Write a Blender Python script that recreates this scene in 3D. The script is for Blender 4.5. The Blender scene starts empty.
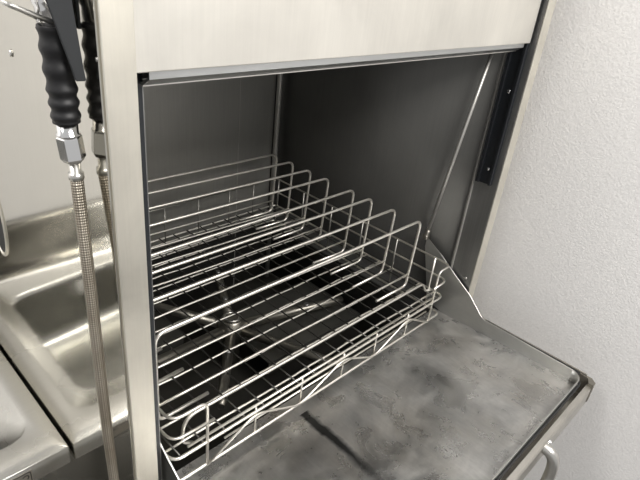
import bpy, bmesh, math, random
from mathutils import Vector, Matrix
random.seed(7)
C = bpy.context.scene.collection
PI = math.pi

# ------------------------------------------------------------------ mesh helpers
def fillet(pts, rad, n=5, closed=False):
    """round the corners of a polyline"""
    P = [Vector(p) for p in pts]
    out = []
    N = len(P)
    for i, p in enumerate(P):
        if not closed and (i == 0 or i == N-1):
            out.append(p); continue
        a = P[(i-1) % N]; b = P[(i+1) % N]
        u = (a-p); v = (b-p)
        r = rad[i] if isinstance(rad, (list, tuple)) else rad
        d = min(r, u.length*.49, v.length*.49)
        if d < 1e-5 or u.angle(v, PI) > PI-.02:
            out.append(p); continue
        s = p + u.normalized()*d; e = p + v.normalized()*d
        for k in range(n+1):
            t = k/n
            out.append(s*(1-t)**2 + p*2*t*(1-t) + e*t*t)
    return out

def add_tube(bm, pts, r, seg=8, closed=False, uvrep=None):
    P = [Vector(p) for p in pts]
    N = len(P)
    uvl = bm.loops.layers.uv.verify() if uvrep else None
    rr = r if isinstance(r, (list, tuple)) else [r]*N
    tang = []
    for i in range(N):
        if closed: t = P[(i+1) % N]-P[(i-1) % N]
        else: t = P[min(i+1, N-1)]-P[max(i-1, 0)]
        tang.append(t.normalized())
    n = tang[0].orthogonal().normalized()
    rings = []; L = 0; lens = []
    for i in range(N):
        t = tang[i]
        n = (n - t*n.dot(t)).normalized()
        b = t.cross(n)
        rings.append([bm.verts.new(P[i] + (n*math.cos(2*PI*k/seg) + b*math.sin(2*PI*k/seg))*rr[i]) for k in range(seg)])
        if i: L += (P[i]-P[i-1]).length
        lens.append(L)
    rng = range(N if closed else N-1)
    for i in rng:
        A = rings[i]; B = rings[(i+1) % N]
        for k in range(seg):
            f = bm.faces.new((A[k], A[(k+1) % seg], B[(k+1) % seg], B[k])); f.smooth = True
            if uvl:
                for lp, (uu, vv) in zip(f.loops, ((k/seg, lens[i]), ((k+1)/seg, lens[i]), ((k+1)/seg, lens[(i+1) % N]), (k/seg, lens[(i+1) % N]))):
                    lp[uvl].uv = (uu, vv*uvrep)
    if not closed:
        bm.faces.new(rings[0][::-1]); bm.faces.new(rings[-1])
    return bm

def crom(P, n=10):
    P = [Vector(p) for p in P]; out = []
    for i in range(len(P)-1):
        a = P[max(i-1, 0)]; p, q = P[i], P[i+1]; c = P[min(i+2, len(P)-1)]
        for k in range(n):
            t = k/n
            out.append(.5*((2*p)+(q-a)*t+(2*a-5*p+4*q-c)*t*t+(3*p-a-3*q+c)*t**3))
    out.append(P[-1]); return out

def add_lathe(bm, base, axis, prof, seg=20, flat=False):
    """prof: list of (distance along axis, radius)"""
    base = Vector(base); ax = Vector(axis).normalized()
    n = ax.orthogonal().normalized(); b = ax.cross(n)
    rings = [[bm.verts.new(base+ax*d+(n*math.cos(2*PI*k/seg)+b*math.sin(2*PI*k/seg))*r) for k in range(seg)] for d, r in prof]
    for A, B in zip(rings, rings[1:]):
        for k in range(seg):
            f = bm.faces.new((A[k], A[(k+1) % seg], B[(k+1) % seg], B[k])); f.smooth = not flat
    bm.faces.new(rings[0][::-1]); bm.faces.new(rings[-1])
    return bm

def add_box(bm, x0, x1, y0, y1, z0, z1, bev=0.0, bseg=2):
    g = bmesh.ops.create_cube(bm, size=1)
    for v in g['verts']:
        v.co = Vector((x0+(v.co.x+.5)*(x1-x0), y0+(v.co.y+.5)*(y1-y0), z0+(v.co.z+.5)*(z1-z0)))
    if bev > 0:
        es = list({e for v in g['verts'] for e in v.link_edges})
        bmesh.ops.bevel(bm, geom=es, offset=bev, segments=bseg, affect='EDGES', profile=.5)
    return bm

def add_prism(bm, poly, vec):
    """polygon (3d points) extruded along vec"""
    A = [bm.verts.new(p) for p in poly]; v = Vector(vec)
    B = [bm.verts.new(Vector(p)+v) for p in poly]
    n = len(A)
    bm.faces.new(A[::-1]); bm.faces.new(B)
    for i in range(n):
        bm.faces.new((A[i], A[(i+1) % n], B[(i+1) % n], B[i]))
    return bm

def add_ribbon(bm, path, vec, th):
    """thin sheet: a 2d path swept along vec, thickened"""
    P = [Vector(p) for p in path]; v = Vector(vec); N = len(P)
    nor = []
    for i in range(N):
        t = (P[min(i+1, N-1)]-P[max(i-1, 0)]).normalized()
        nor.append(t.cross(v.normalized()).normalized()*th)
    R = [[bm.verts.new(q) for q in (P[i], P[i]+v, P[i]+v+nor[i], P[i]+nor[i])] for i in range(N)]
    for A, B in zip(R, R[1:]):
        for k in range(4):
            f = bm.faces.new((A[k], A[(k+1) % 4], B[(k+1) % 4], B[k])); f.smooth = True
    bm.faces.new(R[0][::-1]); bm.faces.new(R[-1])
    return bm

def BM(): return bmesh.new()

def empty(name, loc, label=None, cat=None, group=None):
    o = bpy.data.objects.new(name, None); C.objects.link(o)
    o.location = loc; o.empty_display_size = .05
    if label: o['label'] = label
    if cat: o['category'] = cat
    if group: o['group'] = group
    return o

def world_of(o):
    v = Vector((0, 0, 0))
    while o: v += o.location; o = o.parent
    return v

def obj(name, bm, mat, parent=None, label=None, sharp=True, org=None, kind=None):
    """links a bmesh given in world coordinates as ONE object"""
    bmesh.ops.recalc_face_normals(bm, faces=bm.faces)
    off = world_of(parent) if parent else (Vector(org) if org else Vector((0, 0, 0)))
    bmesh.ops.translate(bm, verts=bm.verts, vec=-off)
    me = bpy.data.meshes.new(name); bm.to_mesh(me); bm.free()
    me.materials.append(mat)
    o = bpy.data.objects.new(name, me); C.objects.link(o)
    if parent: o.parent = parent
    elif org: o.location = org
    if label: o['label'] = label
    if kind: o['kind'] = kind
    return o

# ------------------------------------------------------------------ materials
class NT:
    def __init__(s, name):
        s.m = bpy.data.materials.new(name); s.m.use_nodes = True
        s.t = s.m.node_tree; s.n = s.t.nodes; s.b = s.n['Principled BSDF']
        s.tc = s.n.new('ShaderNodeTexCoord')
    def link(s, a, b): s.t.links.new(a, b)
    def mapping(s, scale=(1, 1, 1), loc=(0, 0, 0), rot=(0, 0, 0), src='Object'):
        m = s.n.new('ShaderNodeMapping'); m.inputs['Scale'].default_value = scale
        m.inputs['Location'].default_value = loc; m.inputs['Rotation'].default_value = rot
        s.link(s.tc.outputs[src], m.inputs['Vector']); return m.outputs['Vector']
    def noise(s, vec, scale=5, detail=4, rough=.55, dist=0):
        t = s.n.new('ShaderNodeTexNoise'); t.inputs['Scale'].default_value = scale
        t.inputs['Detail'].default_value = detail; t.inputs['Roughness'].default_value = rough
        t.inputs['Distortion'].default_value = dist
        s.link(vec, t.inputs['Vector']); return t.outputs['Fac']
    def ramp(s, fac, stops):
        r = s.n.new('ShaderNodeValToRGB'); e = r.color_ramp.elements
        while len(e) < len(stops): e.new(.5)
        for q, (p, c) in zip(e, stops):
            q.position = p; q.color = (c, c, c, 1) if not hasattr(c, '__len__') else (*c, 1)
        s.link(fac, r.inputs['Fac']); return r.outputs['Color']
    def math(s, op, a, b=None, c=None, clamp=False):
        m = s.n.new('ShaderNodeMath'); m.operation = op; m.use_clamp = clamp
        for i, q in enumerate((a, b, c)):
            if q is None: continue
            if isinstance(q, (int, float)): m.inputs[i].default_value = q
            else: s.link(q, m.inputs[i])
        return m.outputs[0]
    def mix(s, fac, a, b, blend='MIX'):
        m = s.n.new('ShaderNodeMix'); m.data_type = 'RGBA'; m.blend_type = blend
        for i, q in ((0, fac), (6, a), (7, b)):
            if isinstance(q, (int, float)): m.inputs[i].default_value = q
            elif isinstance(q, tuple): m.inputs[i].default_value = (*q, 1)
            else: s.link(q, m.inputs[i])
        return m.outputs[2]
    def bump(s, h, strength=.1, dist=.001):
        b = s.n.new('ShaderNodeBump'); b.inputs['Strength'].default_value = strength
        b.inputs['Distance'].default_value = dist
        s.link(h, b.inputs['Height']); s.link(b.outputs['Normal'], s.b.inputs['Normal'])
    def set(s, **k):
        for a, v in k.items():
            i = s.b.inputs[a.replace('_', ' ')]
            if isinstance(v, tuple): i.default_value = (*v, 1)
            elif isinstance(v, (int, float)): i.default_value = v
            else: s.link(v, i)
        return s

def simple(name, col, rough=.5, metal=0.0):
    return NT(name).set(Base_Color=col, Roughness=rough, Metallic=metal).m

def steel(name, col, rough, streak=(60, 60, 1.5), amt=.12, rvar=.08, bump=.03, metal=1.0, blot=3.0, blotamt=.15):
    k = NT(name)
    s = k.noise(k.mapping(streak), 6, 3, .6)
    b = k.noise(k.mapping(), blot, 5, .6, .6)
    f = k.math('ADD', k.math('MULTIPLY', k.math('SUBTRACT', s, .5), amt*2), k.math('MULTIPLY', k.math('SUBTRACT', b, .5), blotamt*2))
    v = k.math('ADD', f, 1.0)
    k.set(Base_Color=k.mix(1.0, col, v, 'MULTIPLY'))
    k.set(Roughness=k.math('ADD', k.math('MULTIPLY', k.math('SUBTRACT', b, .5), rvar*4), rough, clamp=True), Metallic=metal)
    if bump: k.bump(s, bump, .0006)
    return k.m

M = {}
M['post'] = steel('brushed steel frame', (.74, .71, .63), .42, (50, 50, 2), .06, .06, .03, .85, 7, .25)
M['door'] = steel('brushed steel door', (.70, .68, .63), .42, (40, 40, 1.5), .05, .06, .03, .8, 6, .22)
M['lip'] = steel('grey steel lip', (.52, .53, .53), .35, (2, 50, 50), .08, .06, .02)
M['side'] = steel('polished steel side panel', (.65, .63, .57), .085, (70, 70, 2.0), .05, .02, .012, 1.0, 2.5, .06)
M['table'] = steel('satin steel table', (.64, .63, .595), .27, (3, 50, 50), .05, .05, .02)
M['basin'] = steel('shaded basin steel', (.34, .335, .31), .24, (3, 50, 50), .05, .05, .02)  # table steel darkened to stand for shade inside the bowl
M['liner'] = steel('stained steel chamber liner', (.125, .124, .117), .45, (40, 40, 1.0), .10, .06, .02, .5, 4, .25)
M['rear'] = steel('lit liner steel', (.37, .365, .34), .40, (40, 40, 1.0), .10, .06, .02, .6, 4, .25)  # lighter copy of the liner steel, for light reaching the back wall
M['rod'] = simple('grey rod steel', (.50, .49, .46), .35, .5)
M['jamb'] = steel('dull steel jamb', (.30, .30, .295), .4, (40, 40, 1), .15, .06, .02, .9, 6, .25)
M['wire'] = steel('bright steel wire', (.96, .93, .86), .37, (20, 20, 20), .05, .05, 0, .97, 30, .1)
M['wireshade'] = steel('shaded steel wire', (.13, .127, .118), .42, (20, 20, 20), .05, .05, 0, .95, 30, .2)  # same wire steel, darkened to imitate the dark chamber it mirrors
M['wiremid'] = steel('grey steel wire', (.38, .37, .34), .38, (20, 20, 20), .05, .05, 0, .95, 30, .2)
M['chrome'] = simple('chrome', (.80, .80, .80), .12, 1.0)
M['dullchrome'] = simple('dull chrome', (.62, .61, .58), .28, 1.0)
M['black'] = simple('black plastic', (.012, .014, .017), .35)
M['rubber'] = steel('black rubber grip', (.005, .005, .006), .5, (20, 20, 20), .05, .05, 0, 0)
M['lever'] = simple('dark grey lever plastic', (.03, .032, .034), .45)
M['gasket'] = simple('black gasket', (.01, .01, .01), .6)
M['pipe'] = steel('wash arm steel', (.30, .285, .25), .35, (10, 10, 10), .1, .1, 0, .9, 12, .4)
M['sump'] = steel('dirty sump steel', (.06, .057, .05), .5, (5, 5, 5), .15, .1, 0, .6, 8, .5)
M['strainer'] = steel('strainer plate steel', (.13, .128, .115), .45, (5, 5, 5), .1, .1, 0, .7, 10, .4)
M['skin'] = steel('steel outer door skin', (.50, .48, .44), .35, (2, 50, 50), .1, .08, .02, .95, 10, .3)
M['rust'] = steel('rusty stained bracket', (.24, .225, .19), .5, (20, 20, 20), .2, .1, .05, .6, 30, .6)
M['ink'] = simple('black label ink', (.015, .015, .015), .5)
M['labelplate'] = steel('label foil', (.42, .39, .34), .4, (5, 5, 5), .1, .1, 0, .8)

def tray_mat():
    k = NT('scaled steel tray')
    o = k.tc.outputs['Object']
    a = k.noise(k.mapping(), 7, 8, .62, .9)
    b = k.noise(k.mapping((1, 1, 1), loc=(1, 4, 0)), 15, 8, .6, .7)
    c = k.noise(k.mapping((60, 8, 60), rot=(0, 0, -.6)), 3, 4, .6)
    scale = k.ramp(k.math('ADD', k.math('MULTIPLY', a, .65), k.math('MULTIPLY', b, .35)), [(.36, 0.0), (.64, 1.0)])
    col = k.mix(scale, (.56, .562, .555), (.95, .94, .92))
    fine = k.math('ADD', k.math('MULTIPLY', k.math('SUBTRACT', c, .5), .22), 1.0)
    col = k.mix(1.0, col, fine, 'MULTIPLY')
    warm = k.ramp(k.noise(k.mapping(loc=(3, 1, 0)), 4, 3), [(.45, 0.0), (.7, .35)])
    col = k.mix(warm, col, (.74, .66, .54))
    # pale lime scale dried along the right-hand rim
    spx = k.n.new('ShaderNodeSeparateXYZ'); k.link(o, spx.inputs[0])
    near = k.math('SUBTRACT', 1.0, k.math('DIVIDE', k.math('ABSOLUTE', k.math('SUBTRACT', spx.outputs['X'], .355)), .035), clamp=True)
    lime = k.math('MULTIPLY', k.math('MULTIPLY', near, k.ramp(k.noise(k.mapping(loc=(2, 7, 0)), 26, 6, .65), [(.45, 0.0), (.62, 1.0)])), .7)
    col = k.mix(lime, col, (.85, .84, .80))
    # dark smear of dirt running towards the front edge
    sp = k.n.new('ShaderNodeSeparateXYZ'); k.link(o, sp.inputs[0])
    wob = k.math('MULTIPLY', k.math('SUBTRACT', k.noise(k.mapping(), 18, 4), .5), .018)
    # centre line x = f(y) in local coordinates (origin at the tray's hinge)
    t = k.math('DIVIDE', k.math('ADD', sp.outputs['Y'], .018), -.19)
    cx = k.math('ADD', k.math('MULTIPLY', k.math('POWER', k.math('MAXIMUM', t, 0.0), 2.0), -.010), SMX)
    dx = k.math('ABSOLUTE', k.math('SUBTRACT', k.math('ADD', sp.outputs['X'], wob), cx))
    wid = k.math('ADD', k.math('MULTIPLY', k.noise(k.mapping((1, 1, 1), loc=(5, 5, 0)), 30, 3), .022), .001)
    m = k.math('SUBTRACT', 1.0, k.math('DIVIDE', dx, wid), clamp=True)
    m = k.math('MULTIPLY', m, k.math('GREATER_THAN', t, 0.0))
    m = k.math('MULTIPLY', m, k.math('SUBTRACT', 1.25, t, clamp=True))
    m = k.math('MULTIPLY', m, 1.9, clamp=True)
    col = k.mix(m, col, (.09, .09, .088))
    k.set(Base_Color=col, Metallic=k.math('SUBTRACT', .92, k.math('MULTIPLY', scale, .30)),
          Roughness=k.math('ADD', k.math('MULTIPLY', b, .26), .16))
    k.bump(k.math('ADD', a, k.math('MULTIPLY', c, .3)), .12, .002)
    return k.m

def hose_mat():
    k = NT('braided steel hose')
    sp = k.n.new('ShaderNodeSeparateXYZ'); k.link(k.tc.outputs['UV'], sp.inputs[0])
    u, v = sp.outputs['X'], sp.outputs['Y']
    def wv(sg):
        ph = k.math('ADD', k.math('MULTIPLY', u, 2*PI*8), k.math('MULTIPLY', v, 2*PI*sg*1.6))
        return k.math('SINE', ph)
    h = k.math('MULTIPLY', wv(1), wv(-1))
    h = k.math('ADD', k.math('MULTIPLY', h, .5), .5)
    g = k.noise(k.mapping(), 20, 4)
    col = k.mix(h, (.20, .175, .14), (.62, .56, .47))
    col = k.mix(k.ramp(g, [(.4, 0.0), (.7, .5)]), col, (.20, .16, .11))
    k.set(Base_Color=col, Metallic=.9, Roughness=.38)
    k.bump(h, .6, .0015)
    return k.m

def wall_mat():
    k = NT('pebbled white wall panel')
    n = k.noise(k.mapping(), 230, 2, .5)
    n2 = k.noise(k.mapping(), 90, 2, .5)
    h = k.math('ADD', n, k.math('MULTIPLY', n2, .6))
    f = k.ramp(n, [(.3, .93), (.7, 1.0)])
    k.set(Base_Color=k.mix(1.0, (.93, .918, .91), f, 'MULTIPLY'), Roughness=.5)
    k.bump(h, .22, .004)
    return k.m

def floor_mat():
    k = NT('quarry tile floor')
    t = k.n.new('ShaderNodeTexBrick'); t.offset = 0
    t.inputs['Color1'].default_value = (.16, .155, .15, 1); t.inputs['Color2'].default_value = (.13, .128, .122, 1)
    t.inputs['Mortar'].default_value = (.09, .085, .08, 1); t.inputs['Scale'].default_value = 1
    t.inputs['Brick Width'].default_value = .15; t.inputs['Row Height'].default_value = .15; t.inputs['Mortar Size'].default_value = .005
    k.link(k.mapping(), t.inputs['Vector'])
    k.set(Base_Color=t.outputs['Color'], Roughness=.5)
    return k.m

# ------------------------------------------------------------------ setting
WALL = wall_mat()
XW, YW = .95, .86
def struct(name, bm, mat): return obj(name, bm, mat, kind='structure')
struct('floor', add_box(BM(), -2.2, XW+.1, -2.6, YW+.1, -.1, 0), floor_mat())
struct('wall_right', add_box(BM(), XW, XW+.1, -2.6, YW+.1, 0, 2.7), WALL)
struct('wall_back', add_box(BM(), -2.2, XW, YW, YW+.1, 0, 2.7), WALL)

# ------------------------------------------------------------------ the warewasher
W0 = Vector((.42, .37, 0))
ww = empty('warewasher', W0, 'open front-loading stainless steel warewasher cabinet with raised door and tray folded down, against white wall', 'dishwasher')
XL, XR = -.032, .871                    # outer faces of the machine
JL, JR = 0.0, .840                      # inner edges of the two front posts
ZT = 2.08

# front posts (face + return into the opening)
for nm, x0, x1, lab in (('front_post', XL, JL, 'pale steel left post'), ('front_post', JR, XR, 'pale steel right post')):
    b = BM(); add_box(b, x0, x1, 0, .003, .12, ZT, .0012)
    if x0 < 0:
        add_box(b, x0, x0+.003, .003, .012, .12, ZT)
        add_box(b, x1-.003, x1, .003, .03, .12, ZT)
    else:
        add_box(b, x1-.003, x1, .003, .012, .12, ZT)
    obj(nm, b, M['post'], ww, lab)
# left inner flange seen as a dark strip behind the post, with its lit edge
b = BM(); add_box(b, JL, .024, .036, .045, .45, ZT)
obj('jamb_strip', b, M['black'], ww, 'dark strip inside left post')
b = BM(); add_box(b, .0242, .0262, .038, .050, .45, ZT)
obj('jamb_trim', b, M['jamb'], ww)
# right jamb, two stepped returns and the lit edge of the liner flange
b = BM(); add_box(b, JR, JR+.003, .003, .066, .45, ZT)
add_box(b, JR-.002, JR, .003, .010, 1.0, ZT)
obj('jamb', b, M['jamb'], ww)
b = BM(); add_box(b, JR-.0050, JR-.0005, .0575, .0605, .70, ZT)
obj('liner_edge', b, M['rod'], ww, 'thin bright edge of the chamber flange')
# cabinet sheets
b = BM(); add_box(b, -.034, -.0315, .0035, .76, .12, ZT, .0008)
obj('side_panel', b, M['side'], ww, 'polished left side panel mirroring the sink table')
b = BM(); add_box(b, XR-.003, XR-.0005, .0125, .76, .12, ZT); obj('side_panel', b, M['post'], ww, 'right side panel facing the wall')
b = BM(); add_box(b, -.034, XR, .76, .765, .12, ZT); obj('rear_panel', b, M['post'], ww)
b = BM(); add_box(b, -.034, XR, 0, .765, ZT, ZT+.004); obj('top_panel', b, M['post'], ww)
b = BM(); add_box(b, JL, JR, .004, .008, .12, .70, .001); obj('lower_front_panel', b, M['post'], ww)
for x in (.02, .82):
    for y in (.06, .70):
        b = BM(); add_lathe(b, (x, y, 0), (0, 0, 1), [(0, .022), (.015, .022), (.02, .014), (.13, .014)])
        obj('foot', b, M['dullchrome'], ww)

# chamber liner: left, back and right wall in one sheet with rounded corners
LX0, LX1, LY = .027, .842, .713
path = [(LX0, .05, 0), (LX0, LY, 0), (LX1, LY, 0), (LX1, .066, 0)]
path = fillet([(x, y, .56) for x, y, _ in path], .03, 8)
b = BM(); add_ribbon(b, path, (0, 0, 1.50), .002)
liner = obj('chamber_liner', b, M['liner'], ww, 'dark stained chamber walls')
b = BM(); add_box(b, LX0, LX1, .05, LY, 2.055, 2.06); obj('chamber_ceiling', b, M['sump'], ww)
b = BM(); add_box(b, LX0+.03, .8115, LY-.0024, LY-.0002, .79, 2.05); obj('rear_lit_sheet', b, M['rear'], ww)  # added lit-tone sheet, ends where the wall below goes into shade
b = BM(); add_box(b, .683, .6855, LY-.0034, LY-.0020, .56, 2.05); obj('seam', b, M['rod'], ww, 'vertical seam in the back wall')
b = BM(); add_tube(b, [(.815, .698, .56), (.815, .698, 2.04)], .0075, 10); obj('corner_highlight', b, M['rod'], ww, 'pale tube for the highlight up the rear corner')  # tube added to draw the bright highlight of the rounded corner
# sump floor, strainer plates, rack guides
b = BM(); add_box(b, LX0, LX1, .01, LY, .555, .56); obj('sump_floor', b, M['sump'], ww)
for (x0, x1, y0, y1) in ((.46, .80, .28, .50), (.06, .36, .50, .68), (.52, .80, .08, .20)):
    b = BM(); add_box(b, x0, x1, y0, y1, .652, .656, .001); add_box(b, x0, x1, y0, y0+.003, .62, .653)
    obj('strainer_plate', b, M['strainer'], ww)
for x0, x1, xe in ((LX0+.003, .062, .0), (.775, LX1-.003, .0)):
    b = BM(); add_box(b, x0, x1, .15, .69, .793, .7965); xx = x0 if x0 < .4 else x1-.003
    add_box(b, xx, xx+.003, .15, .69, .7965, .82); obj('rack_guide', b, M['jamb'], ww)

# lower wash arm
arm = empty('wash_arm', Vector((.44, .405, .70))-W0); arm.parent = ww
hub = Vector((.44, .405, .70))
b = BM(); add_lathe(b, hub+Vector((0, 0, -.10)), (0, 0, 1), [(0, .022), (.085, .022), (.09, .034), (.115, .034), (.12, .026), (.128, .026)], 24)
obj('hub', b, M['pipe'], arm)
b = BM(); add_tube(b, [hub+Vector((.019*math.cos(a), .019*math.sin(a), .031)) for a in [2*PI*k/24 for k in range(24)]], .003, 8, True)
obj('retaining_ring', b, M['dullchrome'], arm)
for ang, L in ((180, .30), (228, .27), (292, .30), (345, .33), (62, .27), (118, .27)):
    a = math.radians(ang); d = Vector((math.cos(a), math.sin(a), 0)); s = Vector((-d.y, d.x, 0))
    bb = BM(); add_tube(bb, [hub+d*.03, hub+d*(L-.02), hub+d*L], [.0125, .0115, .008], 14)
    nz = obj('spray_arm', bb, M['pipe'], arm)
for ang, L in ((228, .27), (62, .27), (345, .33)):
    a = math.radians(ang); d = Vector((math.cos(a), math.sin(a), 0))
    for q in (.4, .65, .9):
        b = BM(); add_lathe(b, hub+d*L*q+Vector((0, 0, .010)), (0, 0, 1), [(0, .008), (.004, .008), (.006, .005)], 10)
        obj('nozzle', b, M['jamb'], arm)

# door track guides and screws
b = BM(); add_box(b, JR-.006, JR-.0002, .015, .051, 1.139, ZT, .001)
add_box(b, JR-.012, JR-.006, .015, .021, 1.139, ZT, .001); add_box(b, JR-.012, JR-.006, .043, .051, 1.139, ZT, .001)
tr = obj('door_track', b, M['black'], ww, 'black plastic track in right jamb')
for z in (1.173, 1.342):
    b = BM(); add_lathe(b, (JR-.0058, .030, z), (-1, 0, 0), [(0, .0042), (.0015, .0042), (.0028, .002)], 12)
    obj('screw', b, M['chrome'], tr)
b = BM(); add_lathe(b, (JR, .018, .925-.03), (-1, 0, 0), [(0, .004), (.002, .004), (.003, .002)], 12); obj('screw', b, M['dullchrome'], ww)
for y, z, r in ((.218, 1.42, .0042), (.006, 1.455, .002)):
    b = BM(); add_lathe(b, (-.034, y, z), (-1, 0, 0), [(0, r), (r*.3, r), (r*.55, r*.5)], 12)
    obj('screw', b, M['dullchrome'], ww, None)
# oval slot with a turned lip in the left side panel
oc = Vector((-.0335, .395, 1.135)); ring = [oc+Vector((0, .026*math.cos(a), .055*math.sin(a))) for a in [2*PI*k/32 for k in range(32)]]
b = BM(); add_prism(b, [p+Vector((-.0008, 0, 0)) for p in ring], (-.0008, 0, 0)); slot = obj('oval_slot', b, M['gasket'], ww, 'dark oval slot at edge of view')
b = BM(); add_tube(b, [oc+(p-oc)*1.10+Vector((-.001, 0, 0)) for p in ring], .0022, 8, True); obj('slot_lip', b, M['post'], slot)

# raised upper door
ud = empty('upper_door', Vector((.415, .01, 1.44))-W0); ud.parent = ww; ud['label'] = 'raised pale steel door panel'
b = BM(); add_box(b, .002, .826, .0095, .0125, 1.4395, ZT-.01, .0012)
add_box(b, .823, .826, .0125, .03, 1.4425, ZT-.01)
obj('door_panel', b, M['door'], ud)
b = BM()
prof = [(.016, 1.447), (.016, 1.431), (.030, 1.4225), (.042, 1.4225), (.042, 1.425), (.031, 1.425), (.019, 1.4325), (.019, 1.447)]
add_prism(b, [(.021, y, z) for y, z in prof], (.795, 0, 0))
add_prism(b, [(.021, .0425, 1.4265), (.021, .0425, ZT-.01), (.021, .040, ZT-.01), (.021, .040, 1.4265)], (.795, 0, 0))
obj('bottom_lip', b, M['lip'], ud, 'grey folded lip under the door')
b = BM(); add_box(b, .021, .816, .0290, .0305, 1.4215, 1.4228); obj('lip_edge', b, M['dullchrome'], ud)

# lift rod from gusset to upper door
b = BM(); add_tube(b, [(.822, .078, 1.43), (.822, .137, .967)], .0042, 10); rod = obj('lift_rod', b, M['rod'], ww)
b = BM(); add_lathe(b, (.815, .138, .961), (1, 0, 0), [(0, .006), (.003, .008), (.012, .008), (.016, .005)], 12)
add_tube(b, [(.822, .1375, .958), (.822, .135, .982)], .0062, 10); obj('clevis', b, M['pipe'], rod)

# lower door folded down into a tray
HX = Vector((.43, .05, .777))
SMX = -.108
ld = empty('lower_door', HX-W0); ld.parent = ww; ld['label'] = 'lower door folded down as a stained steel tray'
def tz(y): return .777+(.065-y)*.035            # tray floor rises slightly to the front
PX0, PX1, PYF = .030, .832, -.298
b = BM()
# floor + front rim as one sheet
nx, ny = 24, 14
rows = []
ys = [.075-(.075-PYF)*j/ny for j in range(ny+1)]
rc = .022                                          # plan corner radius
for y in ys:
    rows.append([b.verts.new((PX0+(PX1-PX0)*i/nx, y, tz(y)+.0009*math.sin(i*1.7+y*31)*math.sin(y*23+i*.6))) for i in range(nx+1)])
for A, B in zip(rows, rows[1:]):
    for i in range(nx):
        f = b.faces.new((A[i], A[i+1], B[i+1], B[i])); f.smooth = True
bmesh.ops.solidify(b, geom=b.faces[:], thickness=.0015)
pan = obj('tray_floor', b, tray_mat(), ld, 'scaled grey tray floor with a dark smear')
# side gussets that taper into a low flange, and the front flange with rounded corners
zf = lambda y: .8185-.004*max(0, -.1-y)/.2
prof = [(.139, .956), (.087, .926), (.042, .894), (-.009, .861), (-.046, .826), (-.054, .8205), (-.064, .8187), (-.10, zf(-.10)), (-.20, zf(-.20)), (PYF+rc, zf(PYF+rc))]
def flange_mesh():
    b = BM()
    for sx, x in ((1, PX1), (-1, PX0)):
        top = [(x, y, z) for y, z in prof]
        bot = [(x, y, (tz(y)-.002 if y < .10 else .86)) for y, _ in prof]
        bot[0] = (x, .139, .93); bot[1] = (x, .10, .79)
        vt = [b.verts.new(p) for p in top]; vb = [b.verts.new(p) for p in bot]
        for i in range(len(vt)-1): b.faces.new((vt[i], vt[i+1], vb[i+1], vb[i]))
        pt, pb = vt[-1], vb[-1]
        zt, zb = top[-1][2], bot[-1][2]
        for k in range(1, 7):
            a = k/6*PI/2
            px = x-sx*rc*(1-math.cos(a)); py = PYF+rc-rc*math.sin(a)
            q = k/6
            nt = b.verts.new((px, py, zt-.004*q)); nb = b.verts.new((px, py, tz(py)-.002))
            f = b.faces.new((pt, nt, nb, pb)); f.smooth = True
            pt, pb = nt, nb
        if sx == 1: R_ = (pt, pb)
        else: b.faces.new((R_[0], pt, pb, R_[1]))
    return b
b = flange_mesh()
bmesh.ops.recalc_face_normals(b, faces=b.faces)
bmesh.ops.solidify(b, geom=b.faces[:], thickness=.0018)
obj('tray_flange', b, M['tray2'] if 'tray2' in M else steel('tray flange steel', (.56, .56, .54), .36, (3, 3, 40), .06, .08, .02, .9, 9, .3), ld, 'raised rim and triangular side gussets')
# bright rolled edge along the right and left gusset and rim
def rim_path(x, sx):
    p = [Vector((x, y, z)) for y, z in prof]
    for k in range(1, 7):
        a = k/6*PI/2
        p.append(Vector((x-sx*rc*(1-math.cos(a)), PYF+rc-rc*math.sin(a), prof[-1][1]-.004*k/6)))
    return p
rp = rim_path(PX1, 1)+rim_path(PX0, -1)[::-1]
b = BM(); add_tube(b, rp, .0011, 6); obj('tray_rim', b, M['dullchrome'], ld, 'thin bright edge of the tray')
# black gasket and outer skin
gp = fillet([(PX1+.006, .0, .795), (PX1+.006, PYF-.0028, .797), (PX0-.006, PYF-.0028, .797), (PX0-.006, .0, .795)], .024, 6)
b = BM(); add_tube(b, gp, .0028, 8)
for x0, x1 in ((PX1+.0025, PX1+.0115), (PX0-.0115, PX0-.0025)):
    add_prism(b, [(x0, -.058, .815), (x0, -.29, zf(-.29)-.003), (x0, -.29, .795), (x0, -.058, .80)], (x1-x0, 0, 0))
obj('gasket', b, M['gasket'], ld)
b = BM()
add_box(b, XL, .868, -.321, .0-.002, .742, .745, .001)
add_prism(b, [(XL, -.321, .745), (XL, -.321, .783), (XL, -.3185, .786), (XL, -.3090, .788), (XL, -.3090, .745)], (.868-XL-.012, 0, 0))
for x0, x1 in ((XL, XL+.004), (.864, .868)):
    add_box(b, x0, x1, -.300, -.004, .745, .800)
obj('outer_skin', b, M['skin'], ld, 'steel outer skin edge of the folded door')
b = BM(); add_prism(b, [(.846, -.3225, .748), (.858, -.3225, .748), (.869, -.311, .748), (.869, -.285, .748), (.863, -.285, .748), (.862, -.305, .748), (.846, -.312, .748)], (0, 0, .047))
obj('corner_bracket', b, M['rust'], ld, 'rust-stained corner bracket')
b = BM(); add_lathe(b, (.636, -.321, .777), (0, -1, .35), [(-.004, .0065), (.001, .0065), (.0022, .005), (.0045, .0045), (.0055, .002)], 14); obj('bolt', b, M['chrome'], ld)
hh = [(.622, -.314, .772), (.624, -.333, .766), (.625, -.344, .746), (.620, -.347, .708), (.598, -.347, .676), (.55, -.347, .668)]
hp = crom(hh+[(.86-x, y, z) for x, y, z in hh[::-1]], 8)
b = BM(); add_tube(b, hp, .0115, 14); obj('handle', b, M['dullchrome'], ld, 'bent steel tube handle')

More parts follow.
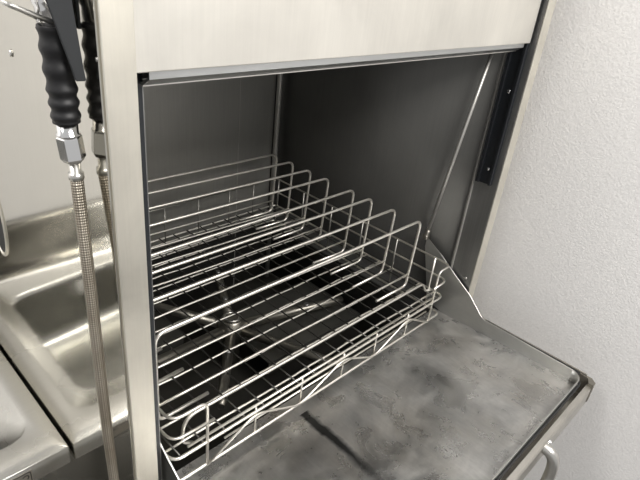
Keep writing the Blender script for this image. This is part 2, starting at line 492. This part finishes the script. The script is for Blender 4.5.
# ------------------------------------------------------------------ the wire rack
R0 = Vector((.4165, .35, .797))
rk = empty('wire_rack', R0, 'stainless wire tray rack with upright hoop dividers inside the open warewasher', 'rack')
X0, X1, Y0, Y1 = .045, .790, .040, .655
zb, zl, zm, zt = .800, .852, .896, .938
def wire(name, pts, r, seg=8, closed=False, label=None, mat='wire'):
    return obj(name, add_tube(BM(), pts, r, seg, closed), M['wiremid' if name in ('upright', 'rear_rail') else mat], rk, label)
def wob(a=.0012): return random.uniform(-a, a)
# floor grid: wires across and wires front to back, one woven mesh
b = BM()
y = .0648
gy = []
while y < Y1-.01: gy.append(y); y += .0437
for y in gy:
    pts = [(X0+.002+(X1-X0-.004)*i/14, y+wob(.0016), .8515+wob(.0006)) for i in range(15)]
    add_tube(b, pts, .0021, 6)
obj('floor_grid', b, M['wire'], rk, 'bright floor wires running across')
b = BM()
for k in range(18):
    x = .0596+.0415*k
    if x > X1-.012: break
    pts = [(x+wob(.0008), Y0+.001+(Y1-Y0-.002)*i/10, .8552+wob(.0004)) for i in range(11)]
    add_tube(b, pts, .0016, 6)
obj('floor_grid', b, M['wireshade'], rk, 'shade-toned floor wires running front to back')
# bottom frame
wire('bottom_frame', fillet([(X0, Y0, zb), (X1+.002, Y0, zb), (X1+.002, Y1, zb), (X0, Y1, zb)], .018, 5, True), .0030, 8, True)
# low rail round the whole rack
wire('floor_rail', fillet([(X0, Y0-.001, zl), (X1, Y0-.001, zl), (X1, Y1, zl), (X0, Y1, zl)], .020, 5, True), .0028, 8, True)
wire('front_rail', [(X0+.03, Y0+.004, zl+.0085), (X1-.045, Y0+.004, zl+.0085)], .0024)
wire('front_rail', [(X0+.10, Y0+.003, zl-.022), (X1-.06, Y0+.003, zl-.022)], .0021)
# mid and top side rails: wrap the front corner and end at the front upright
for sx, x, xin in ((-1, X0, .108), (1, X1, .742)):
    wire('side_rail', fillet([(x, Y1-.002, zm), (x, Y0-.001, zm), (xin+(.012 if sx < 0 else -.012), Y0-.003, zm)], .020, 6), .0024)
    wire('side_rail', fillet([(x, Y1-.002, zt), (x, Y0-.001, zt), (xin, Y0-.001, zt), (xin, Y0-.0015, zb+.002)], [.0, .020, .016, 0], 6), .0025)
    wire('corner_post', [(x-sx*.002, Y0+.041, zb), (x-sx*.002, Y0+.041, zt+.001)], .0023)
    for yy in (.195, .309, .421, .533, .641):
        wire('upright', [(x-sx*.0035, yy, zb), (x-sx*.0035, yy, zt+.001)], .0021)
for zz in (zm, zt):
    wire('rear_rail', [(X0+.004, Y1+.001, zz), (X1-.032, Y1+.001, zz)], .0022)
for x in (.12, .205, .307, .409, .511, .613, .70):
    wire('upright', [(x, Y1-.002, zb), (x, Y1-.002, zt+.001)], .0019)
# front truss
zz = []
xs = [.107, .205, .315, .43, .533, .645, .735]
for i, x in enumerate(xs): zz.append((x, Y0-.0035, zb+.001 if i % 2 == 0 else zl-.001))
wire('truss_wire', fillet(zz, .022, 5), .0022)
for x in (.205, .315, .43, .533, .645): wire('strut', [(x+.004, Y0+.0005, zb), (x+.004, Y0+.0005, zl+.008)], .0018)
# hoops: inverted U dividers, each with a lower crossbar and in-turned feet
HXL, HXR = .066, .742
HL = [.014, .024, .022, .016, -.002, .005, .004, 0]
HY = [.608, .541, .473, .406, .317, .258, .187, .113]
for i, y in enumerate(HY):
    ln = random.uniform(-.003, .003)
    ftz = .8605
    fe = .115
    pts = [(HXL+.10, y+HL[i]+.006, ftz), (HXL+.002, y+HL[i]+.004, ftz), (HXL, y+HL[i], 1.039), (HXR, y+ln*.3, 1.039), (HXR-.004, y+.004, ftz), (HXR-fe, y+.006+ln, ftz)]
    hp = fillet(pts, [0, .016, .022, .022, .016, 0], 6)
    h = wire('divider_hoop', hp, .0032, 8)
    sag = .004 if i in (3, 5) else 0
    bar = [(HXL+.001+(HXR-HXL-.003)*k/10, y+.002+HL[i]*(1-k/10)+(.012*math.sin(PI*k/10) if i == 5 else 0), .8955+wob(.0007)-sag*math.sin(PI*k/10)) for k in range(11)]
    obj('crossbar', add_tube(BM(), bar, .0023, 6), M['wire'], h)
pts = [(.106, .078, .818), (.086, .077, .832), (.090, .076, .885), (HXR+.006, .076, .884), (HXR+.022, .076, .857), (HXR+.035, .07, .8585)]
wire('divider_hoop', fillet(pts, [0, .02, .05, .018, .008, 0], 9), .0031, 8, False, 'low front divider hoop')

# ------------------------------------------------------------------ pre-rinse sprayer hanging on the left side panel
S0 = Vector((-.0515, .042, 1.39))
sp = empty('spray_hose', S0, 'black-gripped spray handle on a braided steel hose hanging down the left panel', 'spray hose')
gt = Vector((-.0535, .042, 1.478)); gb = Vector((-.0515, .042, 1.392)); ax = (gb-gt); L = ax.length; ax.normalize()
prof = []
for k in range(67):
    t = k/66
    r = .0136-.0012*t
    ph = 4.6*t if t < .62 else 4.6*.62+(t-.62)*7.0
    prof.append((t*L, r+.0010*math.cos(2*PI*ph)*(1 if .02 < t < .98 else 0)))
obj('grip', add_lathe(BM(), gt, ax, prof, 28), M['rubber'], sp, 'ribbed black rubber grip')
# chrome body above the grip
up = -ax
b = BM(); add_lathe(b, gt, up, [(-.002, .0128), (.014, .0128), (.018, .0145), (.026, .0155), (.048, .0155), (.056, .013), (.075, .012)], 24)
add_tube(b, [gt+up*.07, gt+up*.10+Vector((-.01, -.005, 0)), gt+up*.115+Vector((-.04, -.02, 0)), gt+up*.105+Vector((-.07, -.03, 0))], [.012, .0115, .011, .013], 16)
body = obj('valve_body', b, M['chrome'], sp)
b = BM(); hd = gt+up*.105+Vector((-.07, -.03, 0)); add_lathe(b, hd, (-.6, -.25, -.75), [(0, .012), (.012, .020), (.02, .021), (.024, .018)], 24)
obj('spray_face', b, M['black'], body)
# lever
lv = BM()
a0 = Vector((-.0555, .020, 1.500)); a1 = Vector((-.0440, .020, 1.4345))
d = (a1-a0).normalized(); s = Vector((1, -.25, 0)).normalized(); t = d.cross(s).normalized()
def quad(c, w, h): return [c+s*w+t*h, c-s*w+t*h, c-s*w-t*h, c+s*w-t*h]
rings = [quad(a0-d*.03, .0125, .003), quad(a0, .0098, .003), quad(a0+d*.03, .0072, .003), quad(a1-d*.012, .0050, .003), quad(a1, .0045, .0028)]
VR = [[lv.verts.new(p) for p in r_] for r_ in rings]
for A, B in zip(VR, VR[1:]):
    for k in range(4): lv.faces.new((A[k], A[(k+1) % 4], B[(k+1) % 4], B[k]))
lv.faces.new(VR[0][::-1]); lv.faces.new(VR[-1])
bmesh.ops.recalc_face_normals(lv, faces=lv.faces)
bmesh.ops.bevel(lv, geom=lv.edges[:], offset=.0008, segments=2, affect='EDGES')
lever = obj('lever', lv, M['lever'], sp, 'dark grey squeeze lever')
b = BM(); add_box(b, -.0385, -.0352, .040, .056, 1.474, 1.505, .001); clip = obj('lever_clip', b, M['black'], sp)
b = BM(); add_lathe(b, (-.0385, .049, 1.487), (-1, 0, 0), [(0, .0035), (.0015, .0035), (.0025, .002)], 12); obj('clip_bolt', b, M['chrome'], clip)
# hold-open ring of two rods
b = BM(); add_tube(b, fillet([(-.054, .024, 1.480), (-.094, .020, 1.4965), (-.096, .033, 1.4985), (-.064, .044, 1.483)], .005, 5), .0022, 8)
obj('hold_ring', b, M['dullchrome'], sp, 'thin steel hold-open loop')
# fittings
b = BM(); add_lathe(b, gb, ax, [(-.002, .0098), (.010, .0098), (.011, .0112), (.0125, .0112)], 20); obj('collar', b, M['chrome'], sp)
n0 = gb+ax*.0125
b = BM(); add_lathe(b, n0, Vector((.09, 0, -1)), [(0, .0100), (.002, .0118), (.023, .0118), (.027, .009)], 6, True)
obj('hex_nut', b, M['chrome'], sp)
n1 = n0+Vector((.09, 0, -1)).normalized()*.027
b = BM(); add_lathe(b, n1, Vector((.03, 0, -1)), [(-.001, .0056), (.0115, .0054), (.012, .0074), (.0185, .0074), (.019, .0065)], 20); obj('ferrule', b, M['dullchrome'], sp)
h0 = n1+Vector((.03, 0, -1)).normalized()*.018
pts = [h0, (-.0515, .031, 1.235), (-.0531, .026, 1.10), (-.0535, .023, 1.00), (-.0530, .020, .90), (-.0520, .020, .72), (-.043, .052, .52), (-.044, .10, .36), (-.044, .18, .30), (-.044, .25, .36)]
obj('hose', add_tube(BM(), crom(pts), .0063, 16, False, 110), hose_mat(), sp, 'braided steel hose')
b = BM(); add_lathe(b, (-.044, .25, .355), (0, .2, 1), [(0, .008), (.02, .009), (.022, .012), (.045, .012), (.05, .008)], 6, True)
add_tube(b, [(-.044, .2595, .39), (-.034, .2595, .39)], .009, 12); obj('hose_coupling', b, M['chrome'], sp)

# ------------------------------------------------------------------ sink table left of the machine
TX0, TX1, TY0, TY1, TZ = -1.15, -.0375, .226, .812, .785
tb = empty('sink_table', Vector((-.55, .5, 0)), 'stainless steel sink table with raised-edge basin beside the warewasher', 'sink table')
b = BM()
# top built from nested rounded loops: outer edge > emboss > bowl rim > bowl floor
def rrect(x0, x1, y0, y1, r, z, n=8):
    pts = []
    for cx, cy, a0 in ((x1-r, y1-r, 0), (x0+r, y1-r, 90), (x0+r, y0+r, 180), (x1-r, y0+r, 270)):
        for k in range(n+1):
            a = math.radians(a0+90*k/n)
            pts.append((cx+r*math.cos(a), cy+r*math.sin(a), z))
    return pts
BX0 = -.62
loops = [rrect(TX0, TX1, TY0, TY1, .002, TZ-.038), rrect(TX0, TX1, TY0, TY1, .002, TZ-.001), rrect(TX0+.001, TX1-.001, TY0+.001, TY1-.001, .002, TZ),
         rrect(BX0-.05, -.069, .287, .775, .040, TZ), rrect(BX0-.047, -.072, .290, .772, .038, TZ-.0015), rrect(BX0-.043, -.077, .295, .767, .034, TZ-.006),
         rrect(BX0-.004, -.102, .333, .727, .040, TZ-.010), rrect(BX0, -.106, .337, .723, .038, TZ-.012), rrect(BX0+.003, -.109, .340, .720, .036, TZ-.020),
         rrect(BX0+.010, -.116, .348, .712, .036, TZ-.135), rrect(BX0+.016, -.122, .354, .706, .036, TZ-.150), rrect(BX0+.032, -.138, .370, .690, .030, TZ-.163), rrect(BX0+.06, -.17, .41, .65, .02, TZ-.167)]
SK = lambda p: (p[0], p[1]+(.05*max(0, (-.11-p[0])/.5) if p[1] > .6 else 0), p[2])
loops[6:] = [[SK(p) for p in lp] for lp in loops[6:]]
loops[3:6] = [[(p[0], p[1]+(.018 if p[1] > .6 else 0), p[2]) for p in lp] for lp in loops[3:6]]
def skin(b, loops, floor=False):
    VL = [[b.verts.new(p) for p in lp] for lp in loops]
    for A, B in zip(VL, VL[1:]):
        n = len(A)
        for k in range(n):
            f = b.faces.new((A[k], A[(k+1) % n], B[(k+1) % n], B[k])); f.smooth = True
    if floor: b.faces.new(VL[-1])
    return b
ttop = obj('tabletop', skin(b, loops[:9]), M['table'], tb, 'steel tabletop with a raised edge')
obj('basin', skin(BM(), loops[8:], True), M['basin'], tb, 'steel basin with its shade in the colour')
b = BM(); add_lathe(b, (-.36, .53, TZ-.1668), (0, 0, 1), [(0, .045), (.002, .045), (.003, .038), (.0031, .01)], 24); obj('drain', b, M['chrome'], tb)
# coved backsplash
path = fillet([(TX0, TY1-.012, TZ-.001), (TX0, TY1+.012, TZ+.012), (TX0, TY1+.026, TZ+.120), (TX0, YW-.005, TZ+.128)], .012, 5)
b = BM(); add_ribbon(b, path, (TX1-TX0, 0, 0), .0015)
for v in b.verts:
    if v.co.z > TZ+.05: v.co.z += -.014+max(0, min(.03, (TX1-v.co.x)*.03))
obj('backsplash', b, M['table'], tb)
for x in (TX0+.05, -.28):
    for y in (TY0+.05, TY1-.06):
        b = BM(); add_lathe(b, (x, y, 0), (0, 0, 1), [(0, .015), (.02, .022), (.08, .022), (.085, .019), (TZ-.03, .019)], 16); obj('leg', b, M['dullchrome'], tb)
b = BM(); add_box(b, TX0+.03, -.08, TY0+.02, TY1-.03, .25, .253, .001); obj('undershelf', b, M['table'], tb)
# outlined label on the front apron
lb = empty('label_plate', Vector((-.125, TY0-.001, .765))-Vector((-.55, .5, 0))); lb.parent = tb
b = BM(); add_box(b, -.152, -.0985, TY0-.0012, TY0-.0003, .7495, .7775, .0003); obj('plate', b, M['labelplate'], lb)
b = BM(); add_tube(b, fillet([(-.150, TY0-.0014, .7515), (-.1005, TY0-.0014, .7515), (-.1005, TY0-.0014, .7755), (-.150, TY0-.0014, .7755)], .004, 4, True), .0007, 6, True)
add_tube(b, [(-.1085+.0045*math.cos(a), TY0-.0014, .766+.0045*math.sin(a)) for a in [math.radians(150-30*k) for k in range(8)]], .0009, 6)
obj('outline', b, M['ink'], lb)

# ------------------------------------------------------------------ light
w = bpy.data.worlds.new('world'); bpy.context.scene.world = w; w.use_nodes = True
w.node_tree.nodes['Background'].inputs['Color'].default_value = (1, .99, .98, 1)
w.node_tree.nodes['Background'].inputs['Strength'].default_value = .68
def area(name, loc, target, sx, sy, e, col=(1, .975, .94)):
    l = bpy.data.lights.new(name, 'AREA'); l.shape = 'RECTANGLE'; l.size = sx; l.size_y = sy; l.energy = e; l.color = col
    o = bpy.data.objects.new(name, l); C.objects.link(o); o.location = loc
    o.rotation_euler = (Vector(target)-Vector(loc)).to_track_quat('-Z', 'Y').to_euler(); return o
area('overhead_light', (.28, -1.6, 2.65), (.3, .0, .8), 1.25, .6, 62)
area('overhead_light', (-1.2, .25, 2.65), (-.8, .5, .5), .6, .9, 26)  # added fill, brightens the back wall and sink table

# ------------------------------------------------------------------ camera
cam = bpy.data.cameras.new('camera'); co = bpy.data.objects.new('camera', cam); C.objects.link(co)
cam.sensor_width = 36; cam.lens = 30.776; cam.clip_start = .02
MR = [[0.699198, -0.707482, 0.102913], [-0.272053, -0.396416, -0.876836], [0.661142, 0.585085, -0.469646]]
co.matrix_world = Matrix(((MR[0][0], -MR[1][0], -MR[2][0], -.25474), (MR[0][1], -MR[1][1], -MR[2][1], -.47), (MR[0][2], -MR[1][2], -MR[2][2], 1.5603), (0, 0, 0, 1)))
bpy.context.scene.camera = co
vs = bpy.context.scene.view_settings
vs.view_transform = 'Standard'; vs.look = 'None'; vs.exposure = -0.27
